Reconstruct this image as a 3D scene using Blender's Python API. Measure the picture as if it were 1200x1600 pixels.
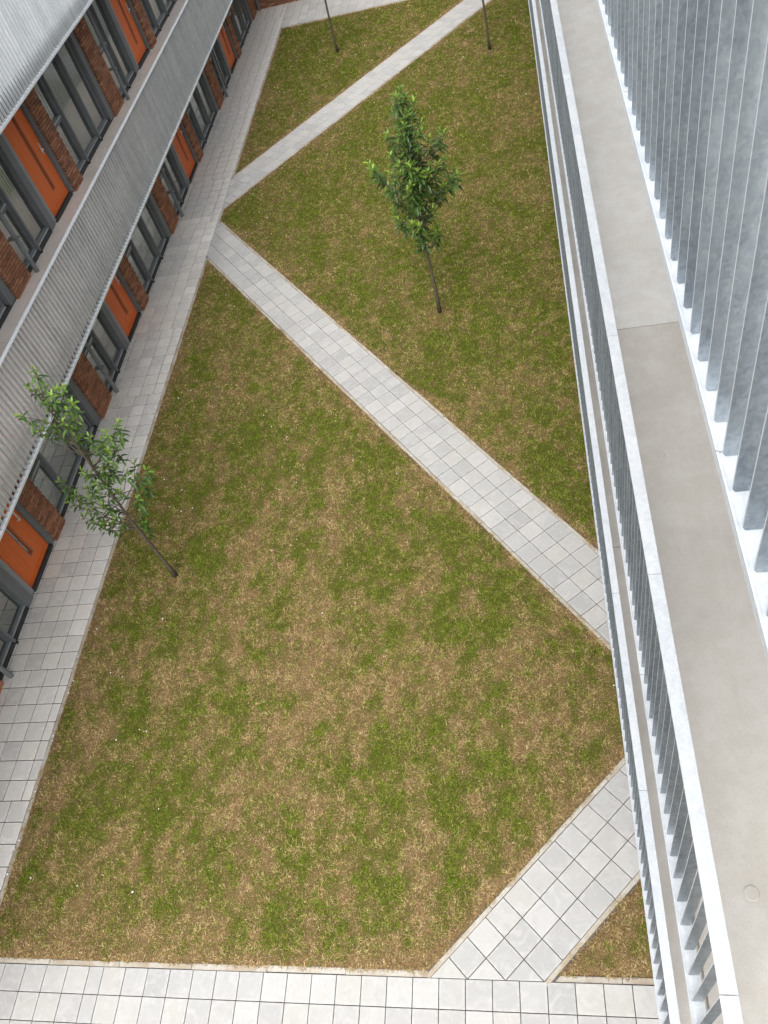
import bpy, math, random
import numpy as np
from mathutils import Vector, Matrix

for o in list(bpy.data.objects):
    bpy.data.objects.remove(o, do_unlink=True)
scene = bpy.context.scene
COL = scene.collection
rnd = random.Random(7)

# ------------------------------------------------------------------ camera
F_PX = 1243.2                                   # focal length for a 1200 px wide frame
RIGHT = Vector((0.97382716, 0.05820240, -0.21971152))
UP = Vector((0.08866048, 0.79280842, 0.60298767))
FWD = Vector((-0.20928447, 0.60668549, -0.76689812))
CAM = Vector((0.0, 0.0, 10.2214))
cd = bpy.data.cameras.new('camera')
cd.sensor_fit = 'HORIZONTAL'; cd.sensor_width = 36.0
cd.lens = 36.0 * F_PX / 1200.0
cd.clip_start = 0.05; cd.clip_end = 2000
cam = bpy.data.objects.new('camera', cd); COL.objects.link(cam)
cam.matrix_world = Matrix(((RIGHT.x, UP.x, -FWD.x, CAM.x), (RIGHT.y, UP.y, -FWD.y, CAM.y),
                           (RIGHT.z, UP.z, -FWD.z, CAM.z), (0, 0, 0, 1)))
scene.camera = cam

# ------------------------------------------------------------------ sky, sun, exposure (bright overcast)
SUN_EL, SUN_AZ = 54.0, 190.0                    # azimuth: compass bearing the light comes from (0 = +Y, 90 = +X)
world = bpy.data.worlds.new('World'); scene.world = world; world.use_nodes = True
wn = world.node_tree; wn.nodes.clear()
wo = wn.nodes.new('ShaderNodeOutputWorld'); wb = wn.nodes.new('ShaderNodeBackground')
ws = wn.nodes.new('ShaderNodeTexSky'); ws.sky_type = 'NISHITA'; ws.sun_disc = False
ws.sun_elevation = math.radians(SUN_EL); ws.sun_rotation = math.radians(SUN_AZ)
ws.air_density = 1.0; ws.dust_density = 3.0; ws.ozone_density = 1.0
wh = wn.nodes.new('ShaderNodeHueSaturation'); wh.inputs['Saturation'].default_value = 0.30
wb.inputs['Strength'].default_value = 0.15
wn.links.new(ws.outputs[0], wh.inputs['Color']); wn.links.new(wh.outputs[0], wb.inputs['Color'])
wn.links.new(wb.outputs[0], wo.inputs['Surface'])
sd = bpy.data.lights.new('sun', 'SUN'); sd.energy = 1.4; sd.angle = math.radians(100); sd.color = (1.0, 0.97, 0.93)
so = bpy.data.objects.new('sun', sd); COL.objects.link(so)
el, az = math.radians(SUN_EL), math.radians(SUN_AZ)
to_sun = Vector((math.sin(az) * math.cos(el), math.cos(az) * math.cos(el), math.sin(el)))
so.rotation_euler = to_sun.to_track_quat('Z', 'Y').to_euler()
scene.view_settings.view_transform = 'Standard'; scene.view_settings.look = 'None'
scene.view_settings.gamma = 1.0; scene.view_settings.use_curve_mapping = False
scene.view_settings.exposure = 1.2
scene.cycles.max_bounces = 6; scene.cycles.diffuse_bounces = 3; scene.cycles.glossy_bounces = 3
scene.cycles.transparent_max_bounces = 8; scene.cycles.caustics_reflective = False; scene.cycles.caustics_refractive = False

# ------------------------------------------------------------------ helpers
def at(px, py, Y):
    """point where the sight line through a pixel of the 1200x1600 photograph reaches depth Y"""
    d = RIGHT * ((px - 600) / F_PX) - UP * ((py - 800) / F_PX) + FWD
    return CAM + d * (Y / d.y)
def on_ground(px, py, z=0.0):
    d = RIGHT * ((px - 600) / F_PX) - UP * ((py - 800) / F_PX) + FWD
    return CAM + d * ((z - CAM.z) / d.z)

class MB:
    def __init__(self): self.v = []; self.f = []; self.col = []
    def add(self, vs, fs, col=None):
        n = len(self.v); self.v += [tuple(p) for p in vs]; self.f += [tuple(i + n for i in f) for f in fs]
        if col is not None: self.col += [col] * len(vs)
        return self
    def box(self, x0, x1, y0, y1, z0, z1, col=None):
        return self.add([(x0,y0,z0),(x1,y0,z0),(x1,y1,z0),(x0,y1,z0),(x0,y0,z1),(x1,y0,z1),(x1,y1,z1),(x0,y1,z1)],
                 [(0,3,2,1),(4,5,6,7),(0,1,5,4),(1,2,6,5),(2,3,7,6),(3,0,4,7)], col)
    def slab(self, poly, z0, z1, bev=0.004, col=None):
        """convex counter-clockwise polygon, bevelled upper edge, no underside"""
        n = len(poly); cx = sum(p[0] for p in poly)/n; cy = sum(p[1] for p in poly)/n
        ins = []
        for i in range(n):
            a, b, c = Vector(poly[i-1][:2]), Vector(poly[i][:2]), Vector(poly[(i+1) % n][:2])
            e1 = (b-a).normalized(); e2 = (c-b).normalized()
            n1 = Vector((-e1.y, e1.x)); n2 = Vector((-e2.y, e2.x)); m = (n1+n2)
            m = m / max(0.25, m.dot(n1)) if m.length > 1e-6 else n1
            ins.append((b.x + m.x*bev, b.y + m.y*bev))
        vs = [(p[0], p[1], z0) for p in poly] + [(p[0], p[1], z1-bev*0.6) for p in poly] + [(p[0], p[1], z1) for p in ins]
        fs = [tuple(range(2*n, 3*n))]
        for i in range(n):
            j = (i+1) % n
            fs += [(i, j, n+j, n+i), (n+i, n+j, 2*n+j, 2*n+i)]
        return self.add(vs, fs, col)
    def tube(self, pts, rad, seg=8, cap=True, col=None):
        pts = [Vector(p) for p in pts]; vs = []; fs = []
        for i, p in enumerate(pts):
            t = (pts[min(i+1, len(pts)-1)] - pts[max(i-1, 0)]).normalized()
            a = t.cross(Vector((0.31, 0.95, 0.05)))
            if a.length < 1e-3: a = t.cross(Vector((1, 0, 0)))
            a.normalize(); b = t.cross(a)
            r = rad[i] if hasattr(rad, '__len__') else rad
            for k in range(seg):
                w = 2*math.pi*k/seg
                vs.append(p + a*(math.cos(w)*r) + b*(math.sin(w)*r))
        for i in range(len(pts)-1):
            for k in range(seg):
                k2 = (k+1) % seg
                fs.append((i*seg+k, i*seg+k2, (i+1)*seg+k2, (i+1)*seg+k))
        if cap:
            fs.append(tuple(reversed(range(seg)))); fs.append(tuple((len(pts)-1)*seg+k for k in range(seg)))
        return self.add(vs, fs, col)
    def mesh(self, name, mat, smooth=False):
        m = bpy.data.meshes.new(name); m.from_pydata(self.v, [], self.f); m.update()
        if mat is not None: m.materials.append(mat)
        if self.col:
            ca = m.color_attributes.new('tint', 'FLOAT_COLOR', 'POINT')
            ca.data.foreach_set('color', np.array([(c[0], c[1], c[2], 1.0) for c in self.col], np.float32).ravel())
        if smooth: m.polygons.foreach_set('use_smooth', [True]*len(m.polygons))
        return m
    def build(self, name, mat, parent=None, smooth=False, loc=None):
        return link(name, self.mesh(name, mat, smooth), parent, loc)

def link(name, mesh, parent=None, loc=None, rot=None):
    o = bpy.data.objects.new(name, mesh); COL.objects.link(o)
    if parent is not None: o.parent = parent
    if loc is not None: o.location = loc
    if rot is not None: o.rotation_euler = rot
    return o
def empty(name, loc=(0, 0, 0), parent=None):
    o = bpy.data.objects.new(name, None); COL.objects.link(o); o.location = loc; o.empty_display_size = 0.3
    if parent is not None: o.parent = parent
    return o
def tag(o, label=None, cat=None, group=None, kind=None):
    if label: o['label'] = label
    if cat: o['category'] = cat
    if group: o['group'] = group
    if kind: o['kind'] = kind
    return o

# ------------------------------------------------------------------ materials
class NT:
    def __init__(self, name):
        self.m = bpy.data.materials.new(name); self.m.use_nodes = True
        self.t = self.m.node_tree; self.t.nodes.clear()
        self.out = self.n('ShaderNodeOutputMaterial')
    def n(self, kind, **kw):
        x = self.t.nodes.new(kind)
        for k, v in kw.items(): setattr(x, k, v)
        return x
    def l(self, a, b): self.t.links.new(a, b)
    def bsdf(self, rough=0.7, metal=0.0, spec=0.4):
        b = self.n('ShaderNodeBsdfPrincipled'); b.inputs['Roughness'].default_value = rough
        b.inputs['Metallic'].default_value = metal; b.inputs['Specular IOR Level'].default_value = spec
        self.l(b.outputs[0], self.out.inputs['Surface']); self.b = b; return b
    def noise(self, scale, detail=4, rough=0.55, vec=None, dist=0.0):
        x = self.n('ShaderNodeTexNoise'); x.inputs['Scale'].default_value = scale
        x.inputs['Detail'].default_value = detail; x.inputs['Roughness'].default_value = rough
        x.inputs['Distortion'].default_value = dist
        if vec is not None: self.l(vec, x.inputs['Vector'])
        return x.outputs['Fac']
    def ramp(self, fac, stops):
        r = self.n('ShaderNodeValToRGB'); e = r.color_ramp.elements
        while len(e) < len(stops): e.new(0.5)
        for i, (p, c) in enumerate(stops):
            e[i].position = p; e[i].color = (c[0], c[1], c[2], 1) if hasattr(c, '__len__') else (c, c, c, 1)
        self.l(fac, r.inputs[0]); return r.outputs[0]
    def mix(self, fac, a, b, mode='MIX'):
        x = self.n('ShaderNodeMix', data_type='RGBA', blend_type=mode)
        for i, v in ((0, fac), (6, a), (7, b)):
            if hasattr(v, 'links'): self.l(v, x.inputs[i])
            elif i == 0: x.inputs[0].default_value = v
            else: x.inputs[i].default_value = (v[0], v[1], v[2], 1)
        return x.outputs[2]
    def math(self, op, a, b=0.0, clamp=False):
        x = self.n('ShaderNodeMath', operation=op); x.use_clamp = clamp
        for i, v in enumerate((a, b)):
            if hasattr(v, 'links'): self.l(v, x.inputs[i])
            else: x.inputs[i].default_value = v
        return x.outputs[0]
    def bump(self, h, strength=0.2, dist=0.005):
        x = self.n('ShaderNodeBump'); x.inputs['Strength'].default_value = strength; x.inputs['Distance'].default_value = dist
        self.l(h, x.inputs['Height']); self.l(x.outputs[0], self.b.inputs['Normal'])
    def mapped(self, vec, scale):
        x = self.n('ShaderNodeMapping'); x.inputs['Scale'].default_value = scale; self.l(vec, x.inputs['Vector']); return x.outputs[0]
    def pos(self): return self.n('ShaderNodeNewGeometry').outputs['Position']
    def color(self, c):
        if hasattr(c, 'links'): self.l(c, self.b.inputs['Base Color'])
        else: self.b.inputs['Base Color'].default_value = (c[0], c[1], c[2], 1)

def plain(name, c, rough=0.6, metal=0.0, spec=0.4, var=0.12, scale=6.0):
    t = NT(name); t.bsdf(rough, metal, spec)
    n = t.noise(scale, 5, 0.6, t.pos())
    lo = [x*(1-var) for x in c]; hi = [min(1, x*(1+var)) for x in c]
    t.color(t.ramp(n, [(0.3, lo), (0.7, hi)])); return t.m

def mat_paver(name, base, var=0.10):
    t = NT(name); t.bsdf(0.82, 0, 0.3)
    p = t.pos(); oi = t.n('ShaderNodeObjectInfo'); r = oi.outputs['Random']
    gen = t.n('ShaderNodeTexCoord').outputs['Generated']
    col = t.ramp(r, [(0.0, [x*(1-var) for x in base]), (0.45, base), (0.75, [base[0]*1.05, base[1]*1.03, base[2]*0.99]), (1.0, [min(1, x*(1+var)) for x in base])])
    # pale lime bloom in cloudy streaks, offset per tile
    off = t.n('ShaderNodeVectorMath', operation='MULTIPLY_ADD'); t.l(p, off.inputs[0]); off.inputs[1].default_value = (1, 1, 1)
    comb = t.n('ShaderNodeCombineXYZ'); t.l(t.math('MULTIPLY', r, 37.0), comb.inputs[2]); t.l(comb.outputs[0], off.inputs[2])
    cl = t.noise(5.5, 3, 0.6, off.outputs[0], 1.2)
    bloom = t.ramp(cl, [(0.48, 0.0), (0.68, 1.0)])
    col = t.mix(t.math('MULTIPLY', bloom, 0.38), col, [min(1, x*1.3) for x in base])
    dark = t.ramp(t.noise(9, 2, 0.6, off.outputs[0], 0.5), [(0.30, 1.0), (0.46, 0.0)])
    col = t.mix(t.math('MULTIPLY', dark, 0.30), col, [x*0.80 for x in base])
    big = t.ramp(t.noise(0.55, 1, 0.5, p), [(0.35, 0.0), (0.7, 1.0)])
    col = t.mix(t.math('MULTIPLY', big, 0.25), col, [base[0]*0.86, base[1]*0.83, base[2]*0.78])
    # worn pale rim
    sep = t.n('ShaderNodeSeparateXYZ'); t.l(gen, sep.inputs[0])
    def edge(s): return t.math('SUBTRACT', 0.5, t.math('ABSOLUTE', t.math('SUBTRACT', s, 0.5)))
    ed = t.math('MINIMUM', edge(sep.outputs[0]), edge(sep.outputs[1]))
    rim = t.math('MULTIPLY', t.ramp(ed, [(0.02, 1.0), (0.13, 0.0)]), t.ramp(t.noise(14, 1, 0.6, off.outputs[0]), [(0.4, 0.0), (0.65, 1.0)]))
    col = t.mix(t.math('MULTIPLY', rim, 0.45), col, [min(1, x*1.28) for x in base])
    sp = t.ramp(t.noise(180, 0, 0.7, p), [(0.35, 0.9), (0.6, 1.04)])
    col = t.mix(0.5, col, sp, 'MULTIPLY')
    t.color(col); return t.m

def mat_concrete(name, base, stain=0.25, s=1.0):
    t = NT(name); t.bsdf(0.75, 0, 0.35); p = t.pos()
    a = t.noise(0.9*s, 6, 0.62, p, 0.6); b = t.noise(6*s, 6, 0.65, p, 0.3); st = t.mapped(p, (9*s, 1.1*s, 1)); c = t.noise(1.0, 5, 0.65, st, 0.8)
    col = t.ramp(a, [(0.28, [x*(1-stain) for x in base]), (0.5, base), (0.75, [min(1, x*1.07) for x in base])])
    col = t.mix(t.math('MULTIPLY', t.ramp(b, [(0.42, 1.0), (0.62, 0.0)]), 0.34), col, [base[0]*0.78, base[1]*0.74, base[2]*0.68])
    col = t.mix(t.math('MULTIPLY', t.ramp(c, [(0.5, 0.0), (0.7, 1.0)]), 0.18), col, [min(1, x*1.12) for x in base])
    pores = t.ramp(t.noise(95, 2, 0.6, p), [(0.30, 0.80), (0.44, 1.0)])
    col = t.mix(0.6, col, pores, 'MULTIPLY'); t.color(col); t.bump(t.noise(60, 4, 0.7, p), 0.25, 0.003); return t.m

def mat_galv(name, lo, hi, rough=0.42, metal=0.75):
    t = NT(name); t.bsdf(rough, metal, 0.5); p = t.pos()
    oi = t.n('ShaderNodeObjectInfo').outputs['Random']
    v = t.n('ShaderNodeTexVoronoi'); v.inputs['Scale'].default_value = 85; t.l(p, v.inputs['Vector'])
    sep = t.n('ShaderNodeSeparateColor'); t.l(v.outputs['Color'], sep.inputs[0])
    n1 = t.noise(3.0, 5, 0.65, t.mapped(p, (3, 1.6, 1.0)), 1.0)
    n2 = t.noise(26, 5, 0.7, t.mapped(p, (1, 1, 0.5)), 1.4)
    f = t.math('ADD', t.math('MULTIPLY', n1, 0.55), t.math('ADD', t.math('MULTIPLY', sep.outputs[0], 0.09), t.math('MULTIPLY', n2, 0.32)))
    f = t.math('ADD', f, t.math('MULTIPLY', t.math('SUBTRACT', oi, 0.5), 0.12))
    col = t.ramp(f, [(0.34, lo), (0.68, hi)])
    runs = t.ramp(t.noise(11, 6, 0.75, t.mapped(p, (5, 5, 1.1)), 2.0), [(0.34, 1.0), (0.41, 0.0)])
    col = t.mix(t.math('MULTIPLY', runs, 0.35), col, [x*0.62 for x in lo])
    t.color(col)
    t.l(t.ramp(f, [(0.3, rough+0.12), (0.7, rough-0.08)]), t.b.inputs['Roughness'])
    t.bump(n2, 0.12, 0.002); return t.m

def mat_tint(name, rough=0.8, spec=0.25, var=0.2, scale=30):
    t = NT(name); t.bsdf(rough, 0, spec); a = t.n('ShaderNodeAttribute', attribute_name='tint')
    n = t.ramp(t.noise(scale, 2, 0.6, t.pos()), [(0.3, 1-var), (0.7, 1+var)])
    t.color(t.mix(1.0, a.outputs['Color'], n, 'MULTIPLY') if var > 0.06 else a.outputs['Color']); return t.m

def mat_glass():
    t = NT('window_glass')
    tr = t.n('ShaderNodeBsdfTransparent'); tr.inputs['Color'].default_value = (0.80, 0.86, 0.83, 1)
    gl = t.n('ShaderNodeBsdfGlossy'); gl.inputs['Roughness'].default_value = 0.015; gl.inputs['Color'].default_value = (0.95, 1.0, 0.97, 1)
    fr = t.n('ShaderNodeFresnel'); fr.inputs['IOR'].default_value = 1.6
    fac = t.math('ADD', t.math('MULTIPLY', fr.outputs[0], 2.0), 0.24, clamp=True)
    mx = t.n('ShaderNodeMixShader'); t.l(fac, mx.inputs[0]); t.l(tr.outputs[0], mx.inputs[1]); t.l(gl.outputs[0], mx.inputs[2])
    t.l(mx.outputs[0], t.out.inputs['Surface']); return t.m

def mat_door():
    t = NT('orange_painted_door'); t.bsdf(0.42, 0, 0.45); p = t.pos()
    g = t.noise(2.2, 6, 0.6, t.mapped(p, (4, 14, 0.8)), 1.2)
    t.color(t.ramp(g, [(0.3, (0.56, 0.112, 0.018)), (0.7, (0.70, 0.155, 0.028))])); t.bump(g, 0.05, 0.002); return t.m

def mat_leaf():
    t = NT('glossy_leaf'); t.bsdf(0.36, 0, 0.34); a = t.n('ShaderNodeAttribute', attribute_name='tint')
    t.color(a.outputs['Color'])
    tl = t.n('ShaderNodeBsdfTranslucent'); t.l(t.mix(1.0, a.outputs['Color'], (1.2, 1.5, 0.6), 'MULTIPLY'), tl.inputs['Color'])
    mx = t.n('ShaderNodeMixShader'); mx.inputs[0].default_value = 0.22
    t.l(t.b.outputs[0], mx.inputs[1]); t.l(tl.outputs[0], mx.inputs[2]); t.l(mx.outputs[0], t.out.inputs['Surface']); return t.m

M = {}
M['paver'] = mat_paver('concrete_paver', (0.63, 0.615, 0.585), 0.15)
M['paver_light'] = mat_paver('pale_concrete_paver', (0.42, 0.418, 0.407), 0.12)
M['joint'] = plain('joint_sand', (0.11, 0.10, 0.088), 0.95, var=0.35, scale=9)
def mat_edging():
    t = NT('soiled_edging_concrete'); t.bsdf(0.9, 0, 0.2); p = t.pos()
    a = t.noise(2.6, 5, 0.65, p, 0.8); b = t.noise(14, 4, 0.7, p, 0.6)
    col = t.ramp(b, [(0.3, (0.38, 0.35, 0.29)), (0.7, (0.54, 0.52, 0.47))])
    col = t.mix(t.ramp(t.math('ADD', t.math('MULTIPLY', a, 0.7), t.math('MULTIPLY', b, 0.3)), [(0.46, 0.0), (0.58, 0.85)]), col, (0.34, 0.275, 0.20))
    t.color(col); t.bump(b, 0.5, 0.006); return t.m
M['edging'] = mat_edging()
M['soil'] = plain('ground_soil', (0.16, 0.12, 0.08), 0.95, var=0.3, scale=3)
M['slab_pale'] = mat_concrete('pale_gallery_concrete', (0.70, 0.69, 0.66), 0.09)
M['slab_warm'] = mat_concrete('warm_gallery_concrete', (0.575, 0.555, 0.515), 0.22)
M['slab_left'] = mat_concrete('pinkish_gallery_concrete', (0.72, 0.655, 0.595), 0.15)
M['galv_rail_and_glint'] = mat_galv('galvanised_rail_and_edge_glint', (0.58, 0.62, 0.66), (0.80, 0.83, 0.85), 0.50, 0.35)
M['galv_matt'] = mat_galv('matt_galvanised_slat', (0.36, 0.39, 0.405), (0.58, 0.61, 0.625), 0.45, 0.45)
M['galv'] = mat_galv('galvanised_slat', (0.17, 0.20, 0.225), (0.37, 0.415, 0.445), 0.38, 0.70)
M['brick'] = mat_tint('fired_brick', 0.85, 0.2, 0.18, 25)
M['mortar'] = plain('dark_mortar', (0.075, 0.06, 0.05), 0.95, var=0.2, scale=20)
M['frame'] = plain('grey_aluminium_frame', (0.135, 0.148, 0.152), 0.45, 0.0, 0.5, 0.1, 4)
M['panel'] = plain('mid_grey_panel', (0.24, 0.262, 0.268), 0.45, 0.0, 0.5, 0.08, 3)
M['sill'] = plain('light_grey_sill', (0.36, 0.38, 0.385), 0.4, 0.0, 0.5, 0.08, 3)
M['plinth'] = plain('black_plinth', (0.035, 0.035, 0.036), 0.55, var=0.3)
M['pipe'] = plain('grey_downpipe', (0.15, 0.165, 0.17), 0.4, 0.0, 0.5, 0.1, 5)
M['glass'] = mat_glass()
M['door'] = mat_door()
M['steel'] = plain('brushed_steel', (0.72, 0.72, 0.70), 0.3, 0.8, 0.5, 0.06)
M['room'] = plain('room_plaster', (0.46, 0.45, 0.42), 0.9, var=0.2, scale=0.7)
M['curtain'] = plain('pale_curtain', (0.62, 0.63, 0.60), 0.9, var=0.06)
M['roofing_and_floor_shade'] = plain('grey_roofing_and_floor_shade', (0.17, 0.17, 0.168), 0.9)
M['leaf'] = mat_leaf()
M['grass'] = mat_tint('grass_blades', 0.9, 0.0, 0.05, 20)
M['turf'] = mat_tint('turf_soil', 0.95, 0.0, 0.45, 55)
M['white_litter'] = plain('white_fleck', (0.85, 0.85, 0.82), 0.7, var=0.04)
def mat_bark():
    t = NT('young_bark'); t.bsdf(0.85, 0, 0.25); p = t.pos()
    n = t.noise(9, 6, 0.65, t.mapped(p, (6, 6, 1.2)), 0.8)
    t.color(t.ramp(n, [(0.3, (0.045, 0.037, 0.027)), (0.55, (0.10, 0.082, 0.058)), (0.75, (0.18, 0.155, 0.12))])); t.bump(n, 0.5, 0.006); return t.m
M['bark'] = mat_bark()
M['pink'] = plain('pink_fabric', (0.62, 0.17, 0.18), 0.9)
M['white_cloth'] = plain('white_cloth', (0.74, 0.78, 0.77), 0.85, var=0.05)
M['cap'] = plain('pale_floor_cap', (0.525, 0.505, 0.465), 0.6, var=0.08)

# ------------------------------------------------------------------ ground plan (metres, camera foot at the origin)
T = 0.30
XK = -7.755           # lawn-side edge of the left pavement
XF = -9.01            # foot of the left facade
XR, XRF = 1.10, 2.36  # lawn-side edge of the right pavement, foot of the right facade
YB0, YBK = 1.315, 1.315   # top edge of the near pavement
YE0, YE1 = 29.72, 31.85   # far pavement
DM = Vector((0.5990, -0.8007)); NM = Vector((0.8007, 0.5990)); OM = Vector((-7.764, 16.55))      # middle path: left edge
DU = Vector((0.6010, 0.7992)); NU = Vector((-0.7992, 0.6010)); OU = Vector((-7.755, 18.56))      # far path: right edge
DB = Vector((0.7085, 0.7057)); NB = Vector((0.7057, -0.7085)); OB = Vector((-1.845, 1.315))      # near path: left edge

def clip(poly, n, d):
    """keep the side n.p <= d"""
    out = []
    for i in range(len(poly)):
        a, b = poly[i], poly[(i+1) % len(poly)]
        da = n[0]*a[0]+n[1]*a[1]-d; db = n[0]*b[0]+n[1]*b[1]-d
        if da <= 0: out.append(a)
        if (da < 0 < db) or (db < 0 < da):
            s = da/(da-db); out.append((a[0]+(b[0]-a[0])*s, a[1]+(b[1]-a[1])*s))
    return out
def area(poly):
    return 0.5*sum(poly[i][0]*poly[(i+1) % len(poly)][1]-poly[(i+1) % len(poly)][0]*poly[i][1] for i in range(len(poly)))
def clean(poly):
    out = []
    for p in poly:
        if not out or math.hypot(p[0]-out[-1][0], p[1]-out[-1][1]) > 0.004: out.append(p)
    if len(out) > 1 and math.hypot(out[0][0]-out[-1][0], out[0][1]-out[-1][1]) <= 0.004: out.pop()
    return out

# the wide ground sheet
tag(MB().add([(-150,-150,-0.05),(150,-150,-0.05),(150,150,-0.05),(-150,150,-0.05)], [(0,1,2,3)]).build('ground', M['soil']), kind='structure')

ZT = 0.020            # top of the pavers
GAP = 0.0100
tile_mesh = {}
for k, gap in (('paver', 0.0150), ('paver_light', GAP)):
    h_ = T/2 - gap/2
    tile_mesh[k] = MB().slab([(-h_,-h_),(h_,-h_),(h_,h_),(-h_,h_)], -0.03, 0.0, 0.003).mesh('paver', M[k])

def lay(parent, mat, cells, clips, limit=300):
    """cells: (centre, ux, width along ux, width across); whole pavers share one mesh, cut ones get their own"""
    jobs = []; gp = 0.017 if mat == 'paver' else GAP
    for c, u, w, h in cells:
        v = Vector((-u.y, u.x)); poly = []
        for sx, sy in ((-1,-1),(1,-1),(1,1),(-1,1)):
            q = c + u*(sx*(w/2-gp/2)) + v*(sy*(h/2-gp/2)); poly.append((q.x, q.y))
        a0 = area(poly); p = poly
        for n, d in clips:
            p = clip(p, n, d)
            if len(p) < 3: break
        if len(p) < 3: continue
        p = clean(p)
        if len(p) < 3 or area(p) < 0.0012: continue
        whole = abs(area(p)-a0) < 1e-6 and abs(w-T) < 0.01 and abs(h-T) < 0.01
        dist = (Vector((c.x, c.y, 0))-CAM).length
        jobs.append((dist - (0 if whole else -4), whole, c, u, p, w, h))
    jobs.sort(key=lambda j: j[0])
    rest = MB()
    for i, (d, whole, c, u, p, w, h) in enumerate(jobs):
        dz = rnd.uniform(-0.0012, 0.0012)
        if i >= limit - 1 and len(jobs) > limit:
            rest.slab(p, ZT-0.03, ZT+dz, 0.003); continue
        if whole:
            o = link('paver', tile_mesh[mat], parent, (c.x, c.y, ZT+dz), (rnd.uniform(-.004, .004), rnd.uniform(-.004, .004), math.atan2(u.y, u.x)+rnd.uniform(-.003, .003)))
            o.scale = (w/T, h/T, 1)
        else:
            m = MB().slab([(q[0]-c.x, q[1]-c.y) for q in p], -0.03, 0, 0.003).mesh('paver', M[mat])
            link('paver', m, parent, (c.x, c.y, ZT+dz))
    if rest.v: tag(rest.build('far_paver', M[mat], parent), kind='stuff')

def bed(name, poly, z=0.006):
    o = MB().add([(p[0], p[1], z) for p in poly], [tuple(range(len(poly)))]).build(name, M['joint']); return tag(o, kind='structure')

def edging(parent, a, b, w, side, z=0.018, step=1.0):
    """row of edging stones from a to b, on the given side (unit vector) of the line"""
    a, b = Vector(a), Vector(b); L = (b-a).length; u = (b-a)/L; n = int(max(1, round(L/step)))
    for i in range(n):
        p0 = a + u*(L*i/n + 0.003); p1 = a + u*(L*(i+1)/n - 0.003)
        k = rnd.uniform(-0.004, 0.004); ww = w + rnd.uniform(-0.005, 0.006)
        q = [p0+side*k, p1+side*k, p1+side*(k+ww), p0+side*(k+ww)]
        c = sum(q, Vector((0, 0)))/4
        q = [(x.x-c.x, x.y-c.y) for x in q]
        if area(q) < 0: q.reverse()
        link('edging_stone', MB().slab(q, -0.05, 0, 0.006).mesh('edging_stone', M['edging']), parent, (c.x, c.y, z+rnd.uniform(-.004, .003)))

# --- left pavement along the doors
pl = bed('pavement_left', [(XF-0.05,-1.0),(XK,-1.0),(XK,YE1),(XF-0.05,YE1)])
cells = []
y = 16.569 - T*int((16.569+0.9)/T); k = 0; shift = 0.0
while y < YE1:
    if k % 7 == 0: shift = rnd.choice((0, 0, 0.0, 0.15, 0.08, -0.05))
    xs = XK
    first = True
    while xs > XF + 0.02:
        w = T
        if first and shift: w = T - abs(shift) if shift > 0 else T
        first = False
        w = min(w, xs-XF+0.02)
        cells.append((Vector((xs-w/2, y+T/2)), Vector((1, 0)), w, T)); xs -= w
    y += T; k += 1
lay(pl, 'paver', cells, [((0, 1), YE1-0.01)])
edging(pl, (XK+0.002, 1.40), (XK+0.002, 16.45), 0.055, Vector((1, 0)))
edging(pl, (XK+0.002, 17.97), (XK+0.002, 18.58), 0.055, Vector((1, 0)))
edging(pl, (XK+0.002, 20.12), (XK+0.002, YE0), 0.055, Vector((1, 0)))

# --- near pavement
pn = bed('pavement_near', [(XK,-1.3),(XR,-1.3),(XR,YB0),(XK,YB0)])
cells = []
ang = 0.0024; ux = Vector((math.cos(ang), math.sin(ang)))
for r in range(8):
    y0 = YB0 - T*(r+0.5)
    x = -3.093 - T*15.5 - 0.196 - T; i = 0
    while x < XR:
        w = T
        if i == 7: w = 0.196                       # the narrow cut column near the left
        cells.append((Vector((x+w/2, y0)), ux, w, T)); x += w; i += 1
lay(pn, 'paver_light', cells, [((-1, 0), -XK-0.003+0.0), ((1, 0), XR), ((0, 1), YB0+0.05)])
edging(pn, (XK+0.06, YB0+0.004), (-1.87, YB0+0.004), 0.062, Vector((0, 1)), 0.012)
edging(pn, (-0.58, YB0+0.004), (XR, YB0+0.004), 0.062, Vector((0, 1)), 0.010)

# --- right pavement under the galleries
pr = bed('pavement_right', [(XR,-1.3),(XRF,-1.3),(XRF,YE1),(XR,YE1)])
cells = [(Vector((XR+T*(i+0.5), 0.015+T*(k+0.5))), Vector((1, 0)), T, T) for k in range(-4, 64) for i in range(4)]
lay(pr, 'paver', cells, [])

# --- far pavement
pf = bed('pavement_far', [(XK,YE0),(XR,YE0),(XR,YE1),(XK,YE1)])
cells = [(Vector((XK+T*(i+0.5), YE0+0.02+T*(k+0.5))), Vector((1, 0)), T, T) for k in range(8) for i in range(30)]
lay(pf, 'paver_light', cells, [((0, 1), YE1-0.01), ((1, 0), XR)])
edging(pf, (XK+0.06, YE0-0.003), (0.70, YE0-0.003), 0.05, Vector((0, -1)))

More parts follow.
